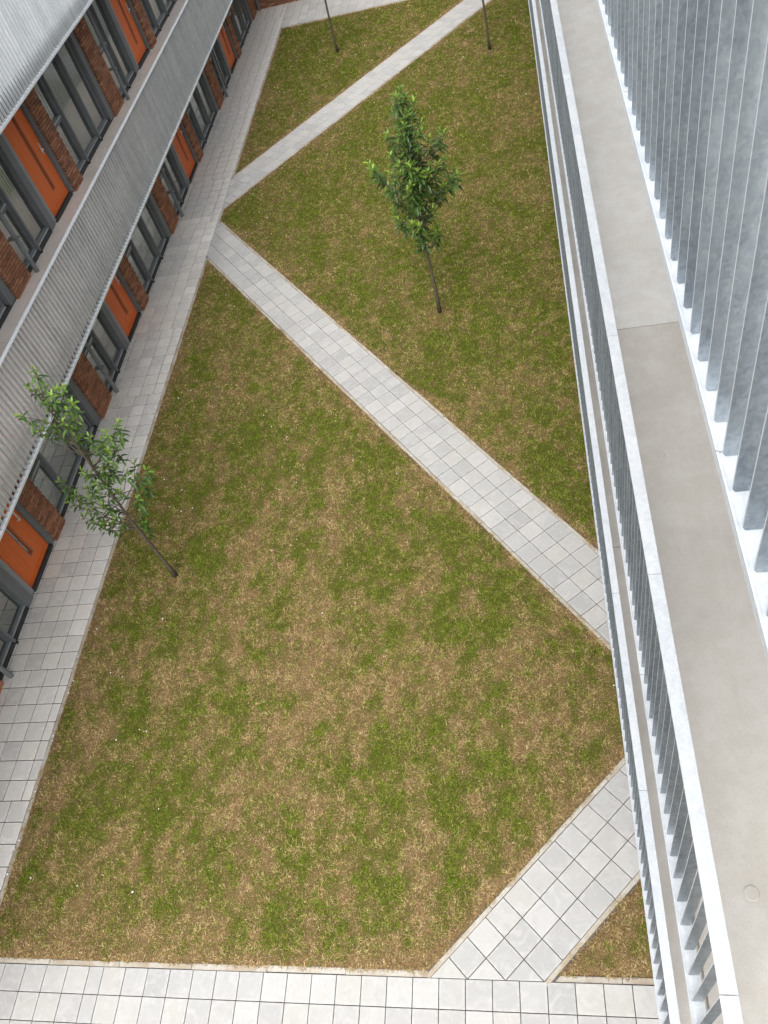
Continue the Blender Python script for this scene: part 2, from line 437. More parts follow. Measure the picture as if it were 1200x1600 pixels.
# --- diagonal paths
def diagonal(name, O, D, N, pitch, length, clips, poly, mat='paver_light', e1=None, e2=None):
    p = bed(name, poly, 0.007)
    cells = []
    n0 = -6
    for k in range(n0, int(length/pitch)+4):
        for j in range(3):
            c = O + D*((k+0.5)*pitch) + N*((j+0.5)*pitch)
            cells.append((c, D, pitch, pitch))
    lay(p, mat, cells, clips)
    W = 3*pitch
    if e1: edging(p, O + D*e1[0] - N*0.003, O + D*e1[1] - N*0.003, 0.055, -N)
    if e2: edging(p, O + D*e2[0] + N*(W+0.003), O + D*e2[1] + N*(W+0.003), 0.055, N)
    return p
PT = 0.2965
W3 = 3*PT
def q(O, D, N, s, w): r = O + D*s + N*w; return (r.x, r.y)
LM = 14.8
diagonal('path_middle', OM, DM, NM, PT, LM, [((-1, 0), -XK-0.003), ((1, 0), XR)],
         [q(OM,DM,NM,0,-.07), q(OM,DM,NM,LM,-.07), q(OM,DM,NM,LM-0.6,W3+.07), q(OM,DM,NM,-1.35,W3+.07)], e1=(0.12, 14.75), e2=(-1.10, 13.6))
LU = 13.9
diagonal('path_far', OU, DU, NU, PT, LU, [((-1, 0), -XK-0.003), ((0, 1), YE0)],
         [q(OU,DU,NU,-.05,-.07), q(OU,DU,NU,LU,-.07), q(OU,DU,NU,LU-0.7,W3+.07), q(OU,DU,NU,1.25,W3+.07)], e1=(0.05, 13.9), e2=(1.28, 13.2))
LB = 4.2
PB = 0.3005
diagonal('path_near', OB, DB, NB, PB, LB, [((0, -1), -YB0-0.003), ((1, 0), XR)],
         [q(OB,DB,NB,-.1,-.07), q(OB,DB,NB,0.95,0.98), q(OB,DB,NB,LB,0.98), q(OB,DB,NB,LB,-.07)], e1=(-0.02, 4.15), e2=(0.89, 3.3))

# ------------------------------------------------------------------ lawns
EW = 0.06
def pt(O, D, N, s, w): r = O + D*s + N*w; return (r.x, r.y)
def isect(p, d, q_, e):
    den = d.x*e.y-d.y*e.x; t = ((q_.x-p.x)*e.y-(q_.y-p.y)*e.x)/den; r = p+d*t; return (r.x, r.y)
X_ = Vector((1, 0)); Y_ = Vector((0, 1))
left = Vector((XK+EW, 0)); near = Vector((0, YB0+0.068)); far = Vector((0, YE0-EW)); rgt = Vector((XR, 0))
ml = OM - NM*EW; mr = OM + NM*(W3+EW); ur = OU - NU*EW; ul = OU + NU*(W3+EW); bl = OB - NB*EW; br = OB + NB*(3*PB+EW)
lawn_polys = {
 'lawn_main': [isect(left,Y_,near,X_), isect(near,X_,bl,DB), isect(bl,DB,rgt,Y_), isect(ml,DM,rgt,Y_), isect(ml,DM,left,Y_)],
 'lawn_middle': [isect(mr,DM,left,Y_), isect(mr,DM,rgt,Y_), (XR, YE0-EW), isect(ur,DU,far,X_), isect(ur,DU,left,Y_)],
 'lawn_far': [isect(ul,DU,left,Y_), isect(ul,DU,far,X_), isect(left,Y_,far,X_)],
 'lawn_corner': [isect(br,DB,near,X_), (XR, YB0+0.068), isect(br,DB,rgt,Y_)],
}
TREES = {'a': on_ground(275, 900), 'b': on_ground(687, 488), 'c': on_ground(528, 82), 'd': on_ground(765, 78)}

def vnoise(x, y, seed):
    xi = np.floor(x).astype(np.int64); yi = np.floor(y).astype(np.int64); fx = x-xi; fy = y-yi
    fx = fx*fx*(3-2*fx); fy = fy*fy*(3-2*fy)
    def h(a, b):
        n = (a*374761393 + b*668265263 + seed*974634777) & 0xffffffff
        n = ((n ^ (n >> 13)) * 1274126177) & 0xffffffff
        return ((n ^ (n >> 16)) & 0xffff) / 65535.0
    return (h(xi,yi)*(1-fx)+h(xi+1,yi)*fx)*(1-fy) + (h(xi,yi+1)*(1-fx)+h(xi+1,yi+1)*fx)*fy
def fbm(x, y, seed, o=3):
    s = 0; a = 0.5; t = 0
    for i in range(o): s = s + a*vnoise(x*2**i+17*i, y*2**i-9*i, seed+i); t += a; a *= 0.55
    return s/t
def inside(px, py, poly):
    r = np.ones(px.shape, bool); e = np.full(px.shape, 99.0)
    for i in range(len(poly)):
        a, b = poly[i], poly[(i+1) % len(poly)]
        dx, dy = b[0]-a[0], b[1]-a[1]; L = math.hypot(dx, dy)
        d = ((px-a[0])*(-dy) + (py-a[1])*dx)/L
        r &= d > 0; e = np.minimum(e, d)
    return r, e
def greenness(x, y, e):
    wx = x + 0.25*(fbm(x*1.3, y*1.3, 31, 2)-0.5); wy = y + 0.35*(fbm(x*1.1, y*1.1, 41, 2)-0.5)
    g = 0.34*fbm(wx*3.0, wy*1.9, 3, 4) + 0.24*fbm(wx*3.2, wy*0.8, 11, 3) + 0.26*fbm(wx*0.8, wy*0.6, 23, 3) + 0.50*fbm(x*7.5, y*6.0, 57, 3)
    amp = 4.5 - 1.5*np.clip((y-6)/10, 0, 1)
    g = (g/1.34 - 0.5)*amp + 0.58 + 0.10*np.clip((y-5)/6, 0, 1)
    g = g - 0.10*np.clip(1-(y-1.4)/5.0, 0, 1) - 0.16*np.clip((x+1.5)/2.0, 0, 1)*np.clip(1-(y-2)/6.0, 0, 1) + 0.05*np.clip((y-8)/8, 0, 1)
    g = g + 0.16*(vnoise(x*0.33+3.1, y*0.22+1.7, 131)-0.5) - 0.12*np.exp(-((x+4.4-0.10*y)/0.5)**2)*vnoise(y*0.7, x*0.4, 29)
    edge_w = 0.10 + 0.16*vnoise(x*1.7, y*1.7, 77)
    g = g - 0.75*np.clip(1-e/edge_w, 0, 1)
    for c, r, k in ((TREES['a'], 0.55, 0.5), (TREES['b'], 0.5, 0.4), (TREES['c'], 0.45, 0.3), (TREES['d'], 0.45, 0.3)):
        g = g - k*np.clip(1-np.hypot(x-c.x-0.08, y-c.y+0.12)/r, 0, 1)
    # a dry wheel track across the main lawn
    for x0 in (-2.45, -3.55):
        xt = x0 + 0.05*(y-6.5)
        g = g - 0.30*np.exp(-((x-xt)/0.05)**2)*((y > 4.6) & (y < 7.0))*vnoise(y*2.3, x*0+1.5, 5)
    return np.clip(g, 0, 1)
rng = np.random.default_rng(5)
GREEN = np.array([(0.105,0.150,0.014),(0.142,0.182,0.020),(0.070,0.110,0.010),(0.175,0.198,0.030)])
STRAW = np.array([(0.36,0.252,0.118),(0.28,0.185,0.082),(0.195,0.122,0.052),(0.46,0.355,0.190)])

for name, poly in lawn_polys.items():
    xs = [p[0] for p in poly]; ys = [p[1] for p in poly]
    # turf bed: a gently uneven grid clipped to the lawn outline
    step = 0.07
    gx = np.arange(min(xs)-step, max(xs)+2*step, step); gy = np.arange(min(ys)-step, max(ys)+2*step, step)
    XX, YY = np.meshgrid(gx, gy); ins, ee = inside(XX, YY, poly)
    keep = ee > -0.055
    cell = keep[:-1,:-1] & keep[1:,:-1] & keep[:-1,1:] & keep[1:,1:]
    zz = np.where(ee < 0.0, -0.012, 0.006 + 0.014*fbm(XX*1.6, YY*1.6, 91, 3)*np.clip(ee/0.2, 0, 1))
    nx = len(gx); idx = np.arange(XX.size).reshape(XX.shape)
    used = np.unique(np.concatenate([idx[:-1,:-1][cell], idx[:-1,1:][cell], idx[1:,1:][cell], idx[1:,:-1][cell]]))
    rem = np.full(XX.size, -1); rem[used] = np.arange(len(used))
    verts = np.stack([XX.ravel()[used], YY.ravel()[used], zz.ravel()[used]], 1)
    faces = np.stack([rem[idx[:-1,:-1][cell]], rem[idx[:-1,1:][cell]], rem[idx[1:,1:][cell]], rem[idx[1:,:-1][cell]]], 1)
    me = bpy.data.meshes.new(name); me.from_pydata(verts.tolist(), [], faces.tolist()); me.update()
    g = greenness(verts[:,0], verts[:,1], ee.ravel()[used])[:,None]
    c = np.array([0.17,0.112,0.055])*(1-g) + np.array([0.080,0.085,0.018])*g
    ca = me.color_attributes.new('tint', 'FLOAT_COLOR', 'POINT')
    ca.data.foreach_set('color', np.concatenate([c, np.ones((len(c),1))], 1).astype(np.float32).ravel())
    me.materials.append(M['turf']); me.polygons.foreach_set('use_smooth', [True]*len(me.polygons))
    lawn = tag(link(name, me), kind='structure')
    # grass blades
    A = abs(area(poly)); n = int(A*11000)
    bx = rng.uniform(min(xs)-.06, max(xs), int(n*(max(xs)-min(xs))*(max(ys)-min(ys))/A)); by = rng.uniform(min(ys)-.06, max(ys), len(bx))
    dist = np.sqrt(bx**2 + by**2 + 10.0**2)
    okd = rng.uniform(0, 1, len(bx)) < np.clip((10.3/dist)**1.75, 0, 1)
    bx, by, dist = bx[okd], by[okd], dist[okd]
    ins, e = inside(bx, by, poly)
    ragged = 0.085*(fbm(bx*4, by*4, 61, 3)-0.72)
    k = e > ragged
    bx, by, dist, e = bx[k], by[k], dist[k], e[k]
    g = greenness(bx, by, e)
    tuft = np.clip((fbm(bx*13, by*13, 83, 2)-0.5)*2.6+0.5, 0, 1)
    thin = rng.uniform(0, 1, len(bx)) < (0.62 + 0.38*g)*(0.55+0.45*tuft)
    bx, by, dist, e, g, tuft = bx[thin], by[thin], dist[thin], e[thin], g[thin], tuft[thin]
    n = len(bx)
    isg = rng.uniform(0, 1, n) < 0.10 + 0.80*g
    pick = rng.integers(0, 4, n)
    colr = np.where(isg[:,None], GREEN[pick], STRAW[pick]) * (rng.uniform(0.75, 1.25, n)*(0.93+0.28*tuft))[:,None]
    wsc = (dist/11.0)**0.85
    L = rng.uniform(0.022, 0.050, n)*(0.7+0.6*tuft)*np.where(isg, 1.0, 1.1)*wsc**0.4; Wd = rng.uniform(0.0045, 0.0085, n)*wsc
    a = rng.uniform(0, 2*np.pi, n); inc = np.where(isg, rng.uniform(0.25, 1.1, n), rng.uniform(0.08, 0.7, n))
    dx, dy, dz = np.cos(a)*np.cos(inc), np.sin(a)*np.cos(inc), np.sin(inc)
    sx, sy = -np.sin(a), np.cos(a)
    z0 = 0.010 + 0.010*rng.uniform(0, 1, n)
    V = np.empty((n, 3, 3), np.float32)
    V[:,0] = np.stack([bx-sx*Wd/2, by-sy*Wd/2, z0], 1); V[:,1] = np.stack([bx+sx*Wd/2, by+sy*Wd/2, z0], 1)
    V[:,2] = np.stack([bx+dx*L, by+dy*L, z0+dz*L*0.8], 1)
    gm = bpy.data.meshes.new('grass'); gm.vertices.add(3*n); gm.vertices.foreach_set('co', V.ravel())
    gm.loops.add(3*n); gm.loops.foreach_set('vertex_index', np.arange(3*n, dtype=np.int32))
    gm.polygons.add(n); gm.polygons.foreach_set('loop_start', np.arange(0, 3*n, 3, dtype=np.int32)); gm.polygons.foreach_set('loop_total', np.full(n, 3, np.int32))
    gm.update(calc_edges=True)
    ca = gm.color_attributes.new('tint', 'FLOAT_COLOR', 'POINT')
    c4 = np.ones((n, 3, 4), np.float32); c4[:,:,:3] = colr[:,None,:]
    ca.data.foreach_set('color', c4.ravel()); gm.materials.append(M['grass'])
    lab = {'lawn_main': 'patchy green and straw grass of the large near lawn', 'lawn_middle': 'patchy grass of the middle lawn between the two diagonal paths',
           'lawn_far': 'patchy grass of the far triangular lawn', 'lawn_corner': 'small dry grass triangle beside the railing at lower right'}[name]
    tag(link('grass', gm), lab, 'grass', kind='stuff')

# ------------------------------------------------------------------ left building
S0, S1, S2, S3 = 0.05, 3.09, 6.13, 9.17      # floor levels
PER = 6.60; D0 = 13.60
BAYS = [D0 + PER*i for i in (-2, -1, 0, 1, 2)]
YL0, YL1 = -1.0, YE1
left_b = empty('apartment_building', (XF, 15.0, 0))
tag(left_b, 'long brick and glass apartment building with orange front doors on the left', 'building')
def LB(mb, name, mat, parent=left_b, smooth=False):   # geometry written in world metres, stored relative to the parent chain
    o = mb.build(name, mat, None, smooth)
    o.parent = parent
    off = Vector((0, 0, 0)); p = parent
    while p is not None: off += Vector(p.location); p = p.parent
    o.location = -off
    return o
# rooms behind the glass, walls and roof
for z0, z1 in ((S0, S1), (S1, S2)):
    LB(MB().box(XF-3.2, XF-3.0, YL0, YL1, z0, z1), 'room_wall', M['room'])
    LB(MB().box(XF-3.0, XF-0.14, YL0, YL1, z0-0.28, z0-0.005), 'room_floor', M['room'])
    for yb in BAYS:                                   # party walls between the flats
        LB(MB().box(XF-3.0, XF-0.16, yb+4.42, yb+4.60, z0, z1-0.29), 'party_wall', M['room'])
        LB(MB().box(XF-3.0, XF-0.16, yb+1.25, yb+1.42, z0, z1-0.29), 'party_wall', M['room'])
LB(MB().box(XF-3.4, XF-0.105, YL0, YL1, S2-0.215, S2-0.01), 'roof', M['roofing_and_floor_shade'])
LB(MB().box(XF-3.2, XF-0.02, YL0-0.3, YL0, 0, S2), 'end_wall', M['room'])
# gallery floors
for z in (S1, S2):
    for i in range(6):
        a = YL0 + i*5.5; b = min(YL1-0.02, a+5.49)
        if b > a: LB(MB().box(XF-0.10, -7.50, a, b, z-0.22, z-0.003), 'gallery_floor', M['slab_left'] if z == S1 else M['roofing_and_floor_shade'])  # upper floor coloured dark in place of shade from the unbuilt storey above

def brick_mesh(w, h, depth, seed, returns=True):
    """brick face in the y-z plane looking to +x, with the side returns; local origin at the low y corner"""
    r = random.Random(seed); mb = MB(); bl_, bh, j = 0.208, 0.047, 0.0165; z = 0.012; row = 0
    cols = [(0.30,0.142,0.080),(0.34,0.160,0.088),(0.26,0.118,0.068),(0.37,0.185,0.105),(0.23,0.105,0.063),(0.31,0.150,0.092)]
    while z + bh <= h:
        y = -(bl_/2 + j/2) if row % 2 else 0.0
        while y < w - 0.02:
            a = max(0, y); b = min(w, y+bl_)
            if b - a > 0.03:
                c = r.choice(cols); k = r.uniform(0.85, 1.12); d = r.uniform(-0.002, 0.003)
                mb.box(-depth+0.02, d, a - (0.003 if a == 0 else 0), b + (0.003 if b == w else 0), z, z+bh, (c[0]*k, c[1]*k, c[2]*k))
            y += bl_ + j
        z += bh + j; row += 1
    return mb
HB = S1-S0-0.25
pa_m = brick_mesh(0.47, HB, 0.13, 3).mesh('brick_courses', M['brick'])
pb_m = brick_mesh(0.66, HB, 0.13, 4).mesh('brick_courses', M['brick'])
ma_m = MB().box(-0.12, -0.012, 0.004, 0.466, 0, HB).mesh('pier', M['mortar'])
mb_m = MB().box(-0.12, -0.012, 0.004, 0.656, 0, HB).mesh('pier', M['mortar'])

def shared(cache={}):
    return cache
def window_meshes(w, h, transom):
    """frame and panes of one window, local origin low-y corner at floor level, looking to +x"""
    f = MB(); fw = 0.045
    f.box(-0.10, -0.03, 0, fw, 0.12, h); f.box(-0.10, -0.03, w-fw, w, 0.12, h)
    f.box(-0.10, -0.031, fw, w-fw, h-0.06, h); f.box(-0.10, -0.031, fw, w-fw, 0.12, 0.17)
    panes = []
    if transom:
        f.box(-0.10, -0.029, fw, w-fw, 1.00, 1.07)
        # sash of the opening light
        f.box(-0.09, -0.020, fw+0.002, fw+0.05, 1.075, h-0.062); f.box(-0.09, -0.020, w-fw-0.05, w-fw-0.002, 1.075, h-0.062)
        f.box(-0.09, -0.021, fw+0.05, w-fw-0.05, 1.075, 1.13); f.box(-0.09, -0.021, fw+0.05, w-fw-0.05, h-0.11, h-0.062)
        panes = [(fw, w-fw, 0.17, 1.00), (fw+0.05, w-fw-0.05, 1.13, h-0.11)]
    else: panes = [(fw, w-fw, 0.17, h-0.06)]
    fm = f.mesh('window', M['frame'])
    pm = [MB().add([(-0.065, a, c), (-0.065, b, c), (-0.065, b, d), (-0.065, a, d)], [(0, 1, 2, 3)]).mesh('pane', M['glass']) for a, b, c, d in panes]
    sm = MB().box(-0.10, -0.012, 0.01, w-0.01, 0.095, 0.118).mesh('sill', M['sill'])
    tm = MB().box(-0.05, -0.008, fw, w-fw, 1.074, 1.10).mesh('transom_sill', M['sill']) if transom else None
    return fm, pm, sm, tm
HW = S1-S0-0.24
WIN = [(1.57, 0.61, True), (2.22, 0.90, False), (3.16, 0.74, False), (4.92, 0.66, True), (5.62, 0.66, False)]
wm = {(w, t): window_meshes(w, HW, t) for _, w, t in WIN}
mull_m = MB().box(-0.11, 0.035, 0, 0.05, 0.06, HW).mesh('mullion', M['frame'])
frame_m = MB().box(-0.11, 0.045, 0, 0.20, 0.06, HW).mesh('corner_frame', M['frame'])
panel_m = MB().box(-0.11, 0.015, 0, 0.13, 0.06, HW).mesh('side_panel', M['panel'])
post_m = MB().box(-0.11, 0.035, 0, 0.10, 0.06, HW).mesh('door_post', M['frame'])
foot_m = MB().box(-0.05, 0.05, 0.0, 0.05, 0.0, 0.062).mesh('mullion_foot', M['plinth'])
def door_mesh():
    d = MB(); w = 0.95; h = 2.42; s0, s1 = 0.50, 0.60
    d.box(-0.06, 0, 0, s0, 0.09, h); d.box(-0.06, 0, s1, w, 0.09, h)
    d.box(-0.06, 0, s0, s1, 0.09, 0.40); d.box(-0.06, 0, s0, s1, 2.05, h)
    # raised rails at the foot and grooves either side of the slit
    d.box(-0.03, 0.010, 0.03, w-0.03, 0.11, 0.15); d.box(-0.03, 0.008, 0.03, w-0.03, 0.165, 0.195)
    return d.mesh('door', M['door'])
door_m = door_mesh()
slit_m = MB().add([(-0.035, 0.50, 0.40), (-0.035, 0.60, 0.40), (-0.035, 0.60, 2.05), (-0.035, 0.50, 2.05)], [(0, 1, 2, 3)]).mesh('slit_pane', M['glass'])
bead = MB()
bead.box(-0.02, 0.007, 0.488, 0.499, 0.39, 2.06); bead.box(-0.02, 0.007, 0.601, 0.612, 0.39, 2.06); bead.box(-0.02, 0.007, 0.499, 0.601, 0.389, 0.399)
bead_m = bead.mesh('slit_bead', M['frame'])
hm = MB(); hm.box(-0.002, 0.010, 0.845, 0.885, 0.95, 1.17)
hm.tube([(0.01, 0.865, 1.05), (0.05, 0.865, 1.05), (0.055, 0.855, 1.05), (0.055, 0.75, 1.05)], 0.010, 8)
handle_m = hm.mesh('handle', M['steel'])
head_m = MB().box(-0.12, 0.02, 0, 1, HW, HW+0.02).mesh('lintel', M['frame'])
step_m = MB().box(-0.10, 0.03, 0, 0.99, 0.0, 0.088).mesh('threshold', M['plinth'])
def curtain_mesh(w, h, k, a=0.03):
    vs, fs = [], []; n = 26
    for i in range(n+1):
        y = w*i/n; x = -0.26 + a*math.sin(i*1.7+k) + 0.012*math.sin(i*0.63+k*2)
        vs += [(x, y, 0.10), (x*1.01, y, h)]
    for i in range(n): fs.append((2*i, 2*i+2, 2*i+3, 2*i+1))
    return MB().add(vs, fs).mesh('curtain', M['curtain'], True)
cur = {w: curtain_mesh(w, HW-0.03, w*7) for w in (0.90, 0.74, 0.66, 0.61)}
pipe = MB(); pipe.tube([(0.16, 0, -0.04), (0.16, 0, 2.82)], 0.042, 12)
pipe_m = pipe.mesh('downpipe', M['pipe'], False)
brk = MB().box(0.02, 0.215, -0.052, 0.052, 0, 0.035)
brk_m = brk.mesh('pipe_bracket', M['frame'])

def LP(name, mesh, loc, parent=left_b):
    o = bpy.data.objects.new(name, mesh); COL.objects.link(o); o.parent = parent
    if parent is left_b: o.location = Vector(loc) - left_b.location
    else: o.location = loc
    return o
cr = random.Random(11)
for zi, zf in enumerate((S0, S1)):
    zf = zf - 0.05 if zi == 0 else zf - 0.02
    # continuous dark plinth at the foot of the glazing and head under the slab
    for yb in BAYS:
        if yb + 6.6 < YL0: continue
        d = LP('door', door_m, (XF-0.03, yb+0.02, zf))
        LP('slit_pane', slit_m, (0, 0, 0), d); LP('handle', handle_m, (0, 0, 0), d); LP('slit_bead', bead_m, (0, 0, 0), d)
        LP('threshold', step_m, (XF, yb, zf))
        LP('door_post', post_m, (XF, yb+0.99, zf)); LP('side_panel', panel_m, (XF, yb-0.13, zf)); LP('corner_frame', frame_m, (XF, yb-0.335, zf))
        ft = LP('lintel', MB().box(-0.12, 0.0, 0, 0.98, 2.42, HW).mesh('lintel', M['panel']), (XF, yb+0.005, zf))
        p = LP('pier', ma_m, (XF+0.085, yb+1.10, zf)); o = LP('brick_courses', pa_m, (0, 0, 0), p); o['kind'] = 'stuff'
        p = LP('pier', mb_m, (XF+0.085, yb+4.20, zf)); o = LP('brick_courses', pb_m, (0, 0, 0), p); o['kind'] = 'stuff'
        LP('corner_frame', frame_m, (XF, yb+3.96, zf))
        for ym in (2.17, 3.115, 5.575):
            LP('mullion', mull_m, (XF, yb+ym, zf)); LP('mullion_foot', foot_m, (XF, yb+ym, zf))
        for a, b in ((1.57, 4.19), (4.86, 6.27)):
            LP('plinth', MB().box(-0.10, 0.02, 0, b-a, 0.0, 0.093).mesh('plinth', M['plinth']), (XF, yb+a, zf))
        for wi, (y0, w, tr) in enumerate(WIN):
            fm, pm, sm, tm = wm[(w, tr)]
            win = LP('window', fm, (XF, yb+y0, zf))
            for m_ in pm: LP('pane', m_, (0, 0, 0), win)
            LP('sill', sm, (0, 0, 0), win)
            if tm: LP('transom_sill', tm, (0, 0, 0), win)
            if cr.random() < (0.75 if zi else 0.30) and not (zi == 0 and yb < 13): LP('curtain', cur[w], (0, 0, 0), win)
        pp = LP('downpipe', pipe_m, (XF, yb+4.98, zf)); LP('pipe_bracket', brk_m, (0, 0, 0.7), pp); LP('pipe_bracket', brk_m, (0, 0, 2.1), pp)

# things lying inside the ground floor window next to the nearest visible door
def drape(name, mat, c, ry, rz, seed):
    r = random.Random(seed); vs, fs = [], []; n, m_ = 9, 6
    for i in range(n):
        for j in range(m_):
            u = i/(n-1)-0.5; v = j/(m_-1)-0.5
            vs.append((0.07*math.sin(v*9+seed)+0.05*u+r.uniform(-.01, .01), u*ry*(1-0.3*abs(v)), (v+0.5)*rz*(1-0.25*abs(u))))
    for i in range(n-1):
        for j in range(m_-1): fs.append((i*m_+j, (i+1)*m_+j, (i+1)*m_+j+1, i*m_+j+1))
    o = MB().add(vs, fs).build(name, mat, None, True, c); md = o.modifiers.new('thickness', 'SOLIDIFY'); md.thickness = 0.015
    md2 = o.modifiers.new('soft', 'SUBSURF'); md2.levels = 1; md2.render_levels = 1
    return o
tag(drape('cloth', M['white_cloth'], (XF-0.22, 8.86, 0.06), 0.50, 0.75, 2), 'crumpled white cloth inside the ground floor window behind the left tree', 'cloth')
tag(drape('cushion', M['pink'], (XF-0.40, 9.12, 0.35), 0.34, 0.42, 5), 'pink cushion inside the ground floor window behind the left tree', 'cushion')

# ------------------------------------------------------------------ balustrades
def balustrade(name, label, x, out, y0, y1, zb, zt, joint0, metal='galv'):
    """x: outer face; out: -1 when the outside lies towards -x, +1 when it lies towards +x"""
    root = empty(name, (x, 0, zb)); tag(root, label, 'railing', 'galvanised slat balustrades')
    s = -out                                           # towards the inside
    def bx(mb, a, b, *r):
        lo, hi = sorted((s*a, s*b)); mb.box(lo, hi, *r)
    h = zt - zb
    y = joint0 - 1.8*math.ceil((joint0-y0)/1.8)
    while y < y1:
        a, b = max(y0, y)+0.002, min(y1, y+1.8)-0.002
        if b - a > 0.02:
            dz = rnd.uniform(-0.0015, 0.0015); dx = rnd.uniform(-0.001, 0.001)
            m = MB(); bx(m, 0.0+dx, 0.064+dx, a, b, h-0.010+dz, h+dz); m.build('handrail', M['galv_rail_and_glint'], root)
            m = MB(); bx(m, -0.002, 0.062, a, b, -0.008, 0.0); bx(m, -0.008, -0.0021, a, b, -0.03, 0.004); m.build('bottom_rail', M['galv_rail_and_glint'], root)
            m = MB()
            for yy in (a+0.45, b-0.45): bx(m, 0.064, 0.10, yy-0.03, yy+0.03, -0.06, -0.012)
            m.build('bracket', M['galv'], root)
        y += 1.8
    fin = MB()
    hh = h-0.012; d0, d1 = 0.004, 0.054; t = 0.003; c = 0.010
    prof = [(d0, c), (d0+c*0.7, 0.0), (d1, 0.0), (d1, hh), (d0, hh)]
    vs = [(s*a, -t, b) for a, b in prof] + [(s*a, t, b) for a, b in prof]; n = len(prof)
    fs = [tuple(range(n)), tuple(reversed(range(n, 2*n)))] + [(i, n+i, n+(i+1) % n, (i+1) % n) for i in range(n)]
    fin.add(vs, fs); fm = fin.mesh('slat', M[metal]); fm.materials.append(M['galv_rail_and_glint'])
    for pi in range(2, len(fs)): fm.polygons[pi].material_index = 1  # paler edge faces paint in the bright sky glint along each slat
    import bmesh as _b
    bm = _b.new(); bm.from_mesh(fm); _b.ops.recalc_face_normals(bm, faces=bm.faces); bm.to_mesh(fm); bm.free()
    k = 0; y = y0 + 0.05
    ys = []
    while y < y1: ys.append(y); y += 0.1088
    rest = MB()
    for i, y in enumerate(ys):
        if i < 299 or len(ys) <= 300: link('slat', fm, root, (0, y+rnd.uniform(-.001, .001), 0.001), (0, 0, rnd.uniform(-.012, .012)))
        else: rest.add([(a, b+y, c_) for a, b, c_ in vs], fs)
    if rest.v: tag(rest.build('far_slat', M['galv'], root), kind='stuff')
    return root
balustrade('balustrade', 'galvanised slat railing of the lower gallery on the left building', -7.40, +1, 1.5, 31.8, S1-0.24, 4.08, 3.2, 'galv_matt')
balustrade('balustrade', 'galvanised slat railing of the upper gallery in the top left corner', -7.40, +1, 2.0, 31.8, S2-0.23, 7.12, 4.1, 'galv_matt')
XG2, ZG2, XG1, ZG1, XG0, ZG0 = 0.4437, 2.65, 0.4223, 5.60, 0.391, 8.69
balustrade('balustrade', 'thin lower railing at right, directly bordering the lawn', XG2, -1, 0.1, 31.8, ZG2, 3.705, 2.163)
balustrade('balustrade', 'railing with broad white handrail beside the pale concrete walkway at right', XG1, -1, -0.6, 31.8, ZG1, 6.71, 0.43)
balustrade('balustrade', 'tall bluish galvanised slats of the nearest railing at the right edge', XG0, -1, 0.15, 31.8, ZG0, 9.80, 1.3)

# ------------------------------------------------------------------ right building
right_b = empty('apartment_building', (XRF, 15.0, 0))
tag(right_b, 'right hand building with stacked concrete gallery walkways behind steel railings', 'building')
def RB(mb, name, mat, parent=right_b):
    o = mb.build(name, mat, None); o.parent = parent; o.location = -Vector(right_b.location); return o
for xg, zg, cuts in ((XG2, ZG2, (-1.0, 5.19, 11.2, 17.2, 23.2, 31.8)), (XG1, ZG1, (-1.0, 5.355, 13.0, 20.0, 31.8)), (XG0, ZG0, (-1.0, 9.0, 20.0, 31.8))):
    for i in range(len(cuts)-1):
        warm = (i == 0 and zg == ZG1) or zg == ZG2
        RB(MB().box(xg+0.080, XRF, cuts[i]+0.004, cuts[i+1]-0.004, zg-0.24, zg+0.012), 'gallery_floor', M['slab_warm'] if warm else M['slab_pale'])
        RB(MB().box(xg+0.095, xg+0.80, cuts[i+1]-0.0035, cuts[i+1]+0.0035, zg-0.1, zg+0.004), 'floor_joint', M['joint'])
RB(MB().box(XRF, XRF+0.3, -1.3, YE1, 0, ZG0-0.01), 'wall', M['room'])
for cx, cy, rr in ((0.775, 3.933, 0.030), (0.79, 1.011, 0.034)):
    m = MB(); vs = [(math.cos(i*math.pi/12)*rr, math.sin(i*math.pi/12)*rr, 0.004) for i in range(24)] + [(math.cos(i*math.pi/12)*rr*1.1, math.sin(i*math.pi/12)*rr*1.1, 0) for i in range(24)]
    m.add(vs, [tuple(range(24))]+[(i, 24+i, 24+(i+1) % 24, (i+1) % 24) for i in range(24)])
    o = m.build('floor_cap', M['cap'], right_b); o.location = Vector((cx, cy, ZG1+0.0125)) - right_b.location

# ------------------------------------------------------------------ far end wall
end_b = empty('brick_wall', (-4.0, YE1, 0)); tag(end_b, 'dark brick wall closing the far end of the courtyard at the top', 'wall')
def brick_wall_x(x0, x1, h, seed):
    mb = brick_mesh(x1-x0, h, 0.12, seed)
    mb.v = [(x1 - y, -x, z) for x, y, z in mb.v]; return mb
for a, b in ((XF+0.02, -7.02), (-5.75, XRF)):
    o = MB().box(a-(-4.0), b-(-4.0), 0.004, 0.3, 0, 3.0).build('wall_core', M['mortar'], end_b)
    m = brick_wall_x(a+4.0, b+4.0, 3.0, int(a*10)); bo = m.build('brick_courses', M['brick'], end_b); tag(bo, kind='stuff')
MB().box(-7.02+4.0, -5.75+4.0, 0.10, 0.16, 0, 2.4).build('door', M['frame'], end_b)
MB().box(-7.02+4.0, -5.75+4.0, 0.0, 0.3, 2.4, 3.0).build('lintel', M['mortar'], end_b)

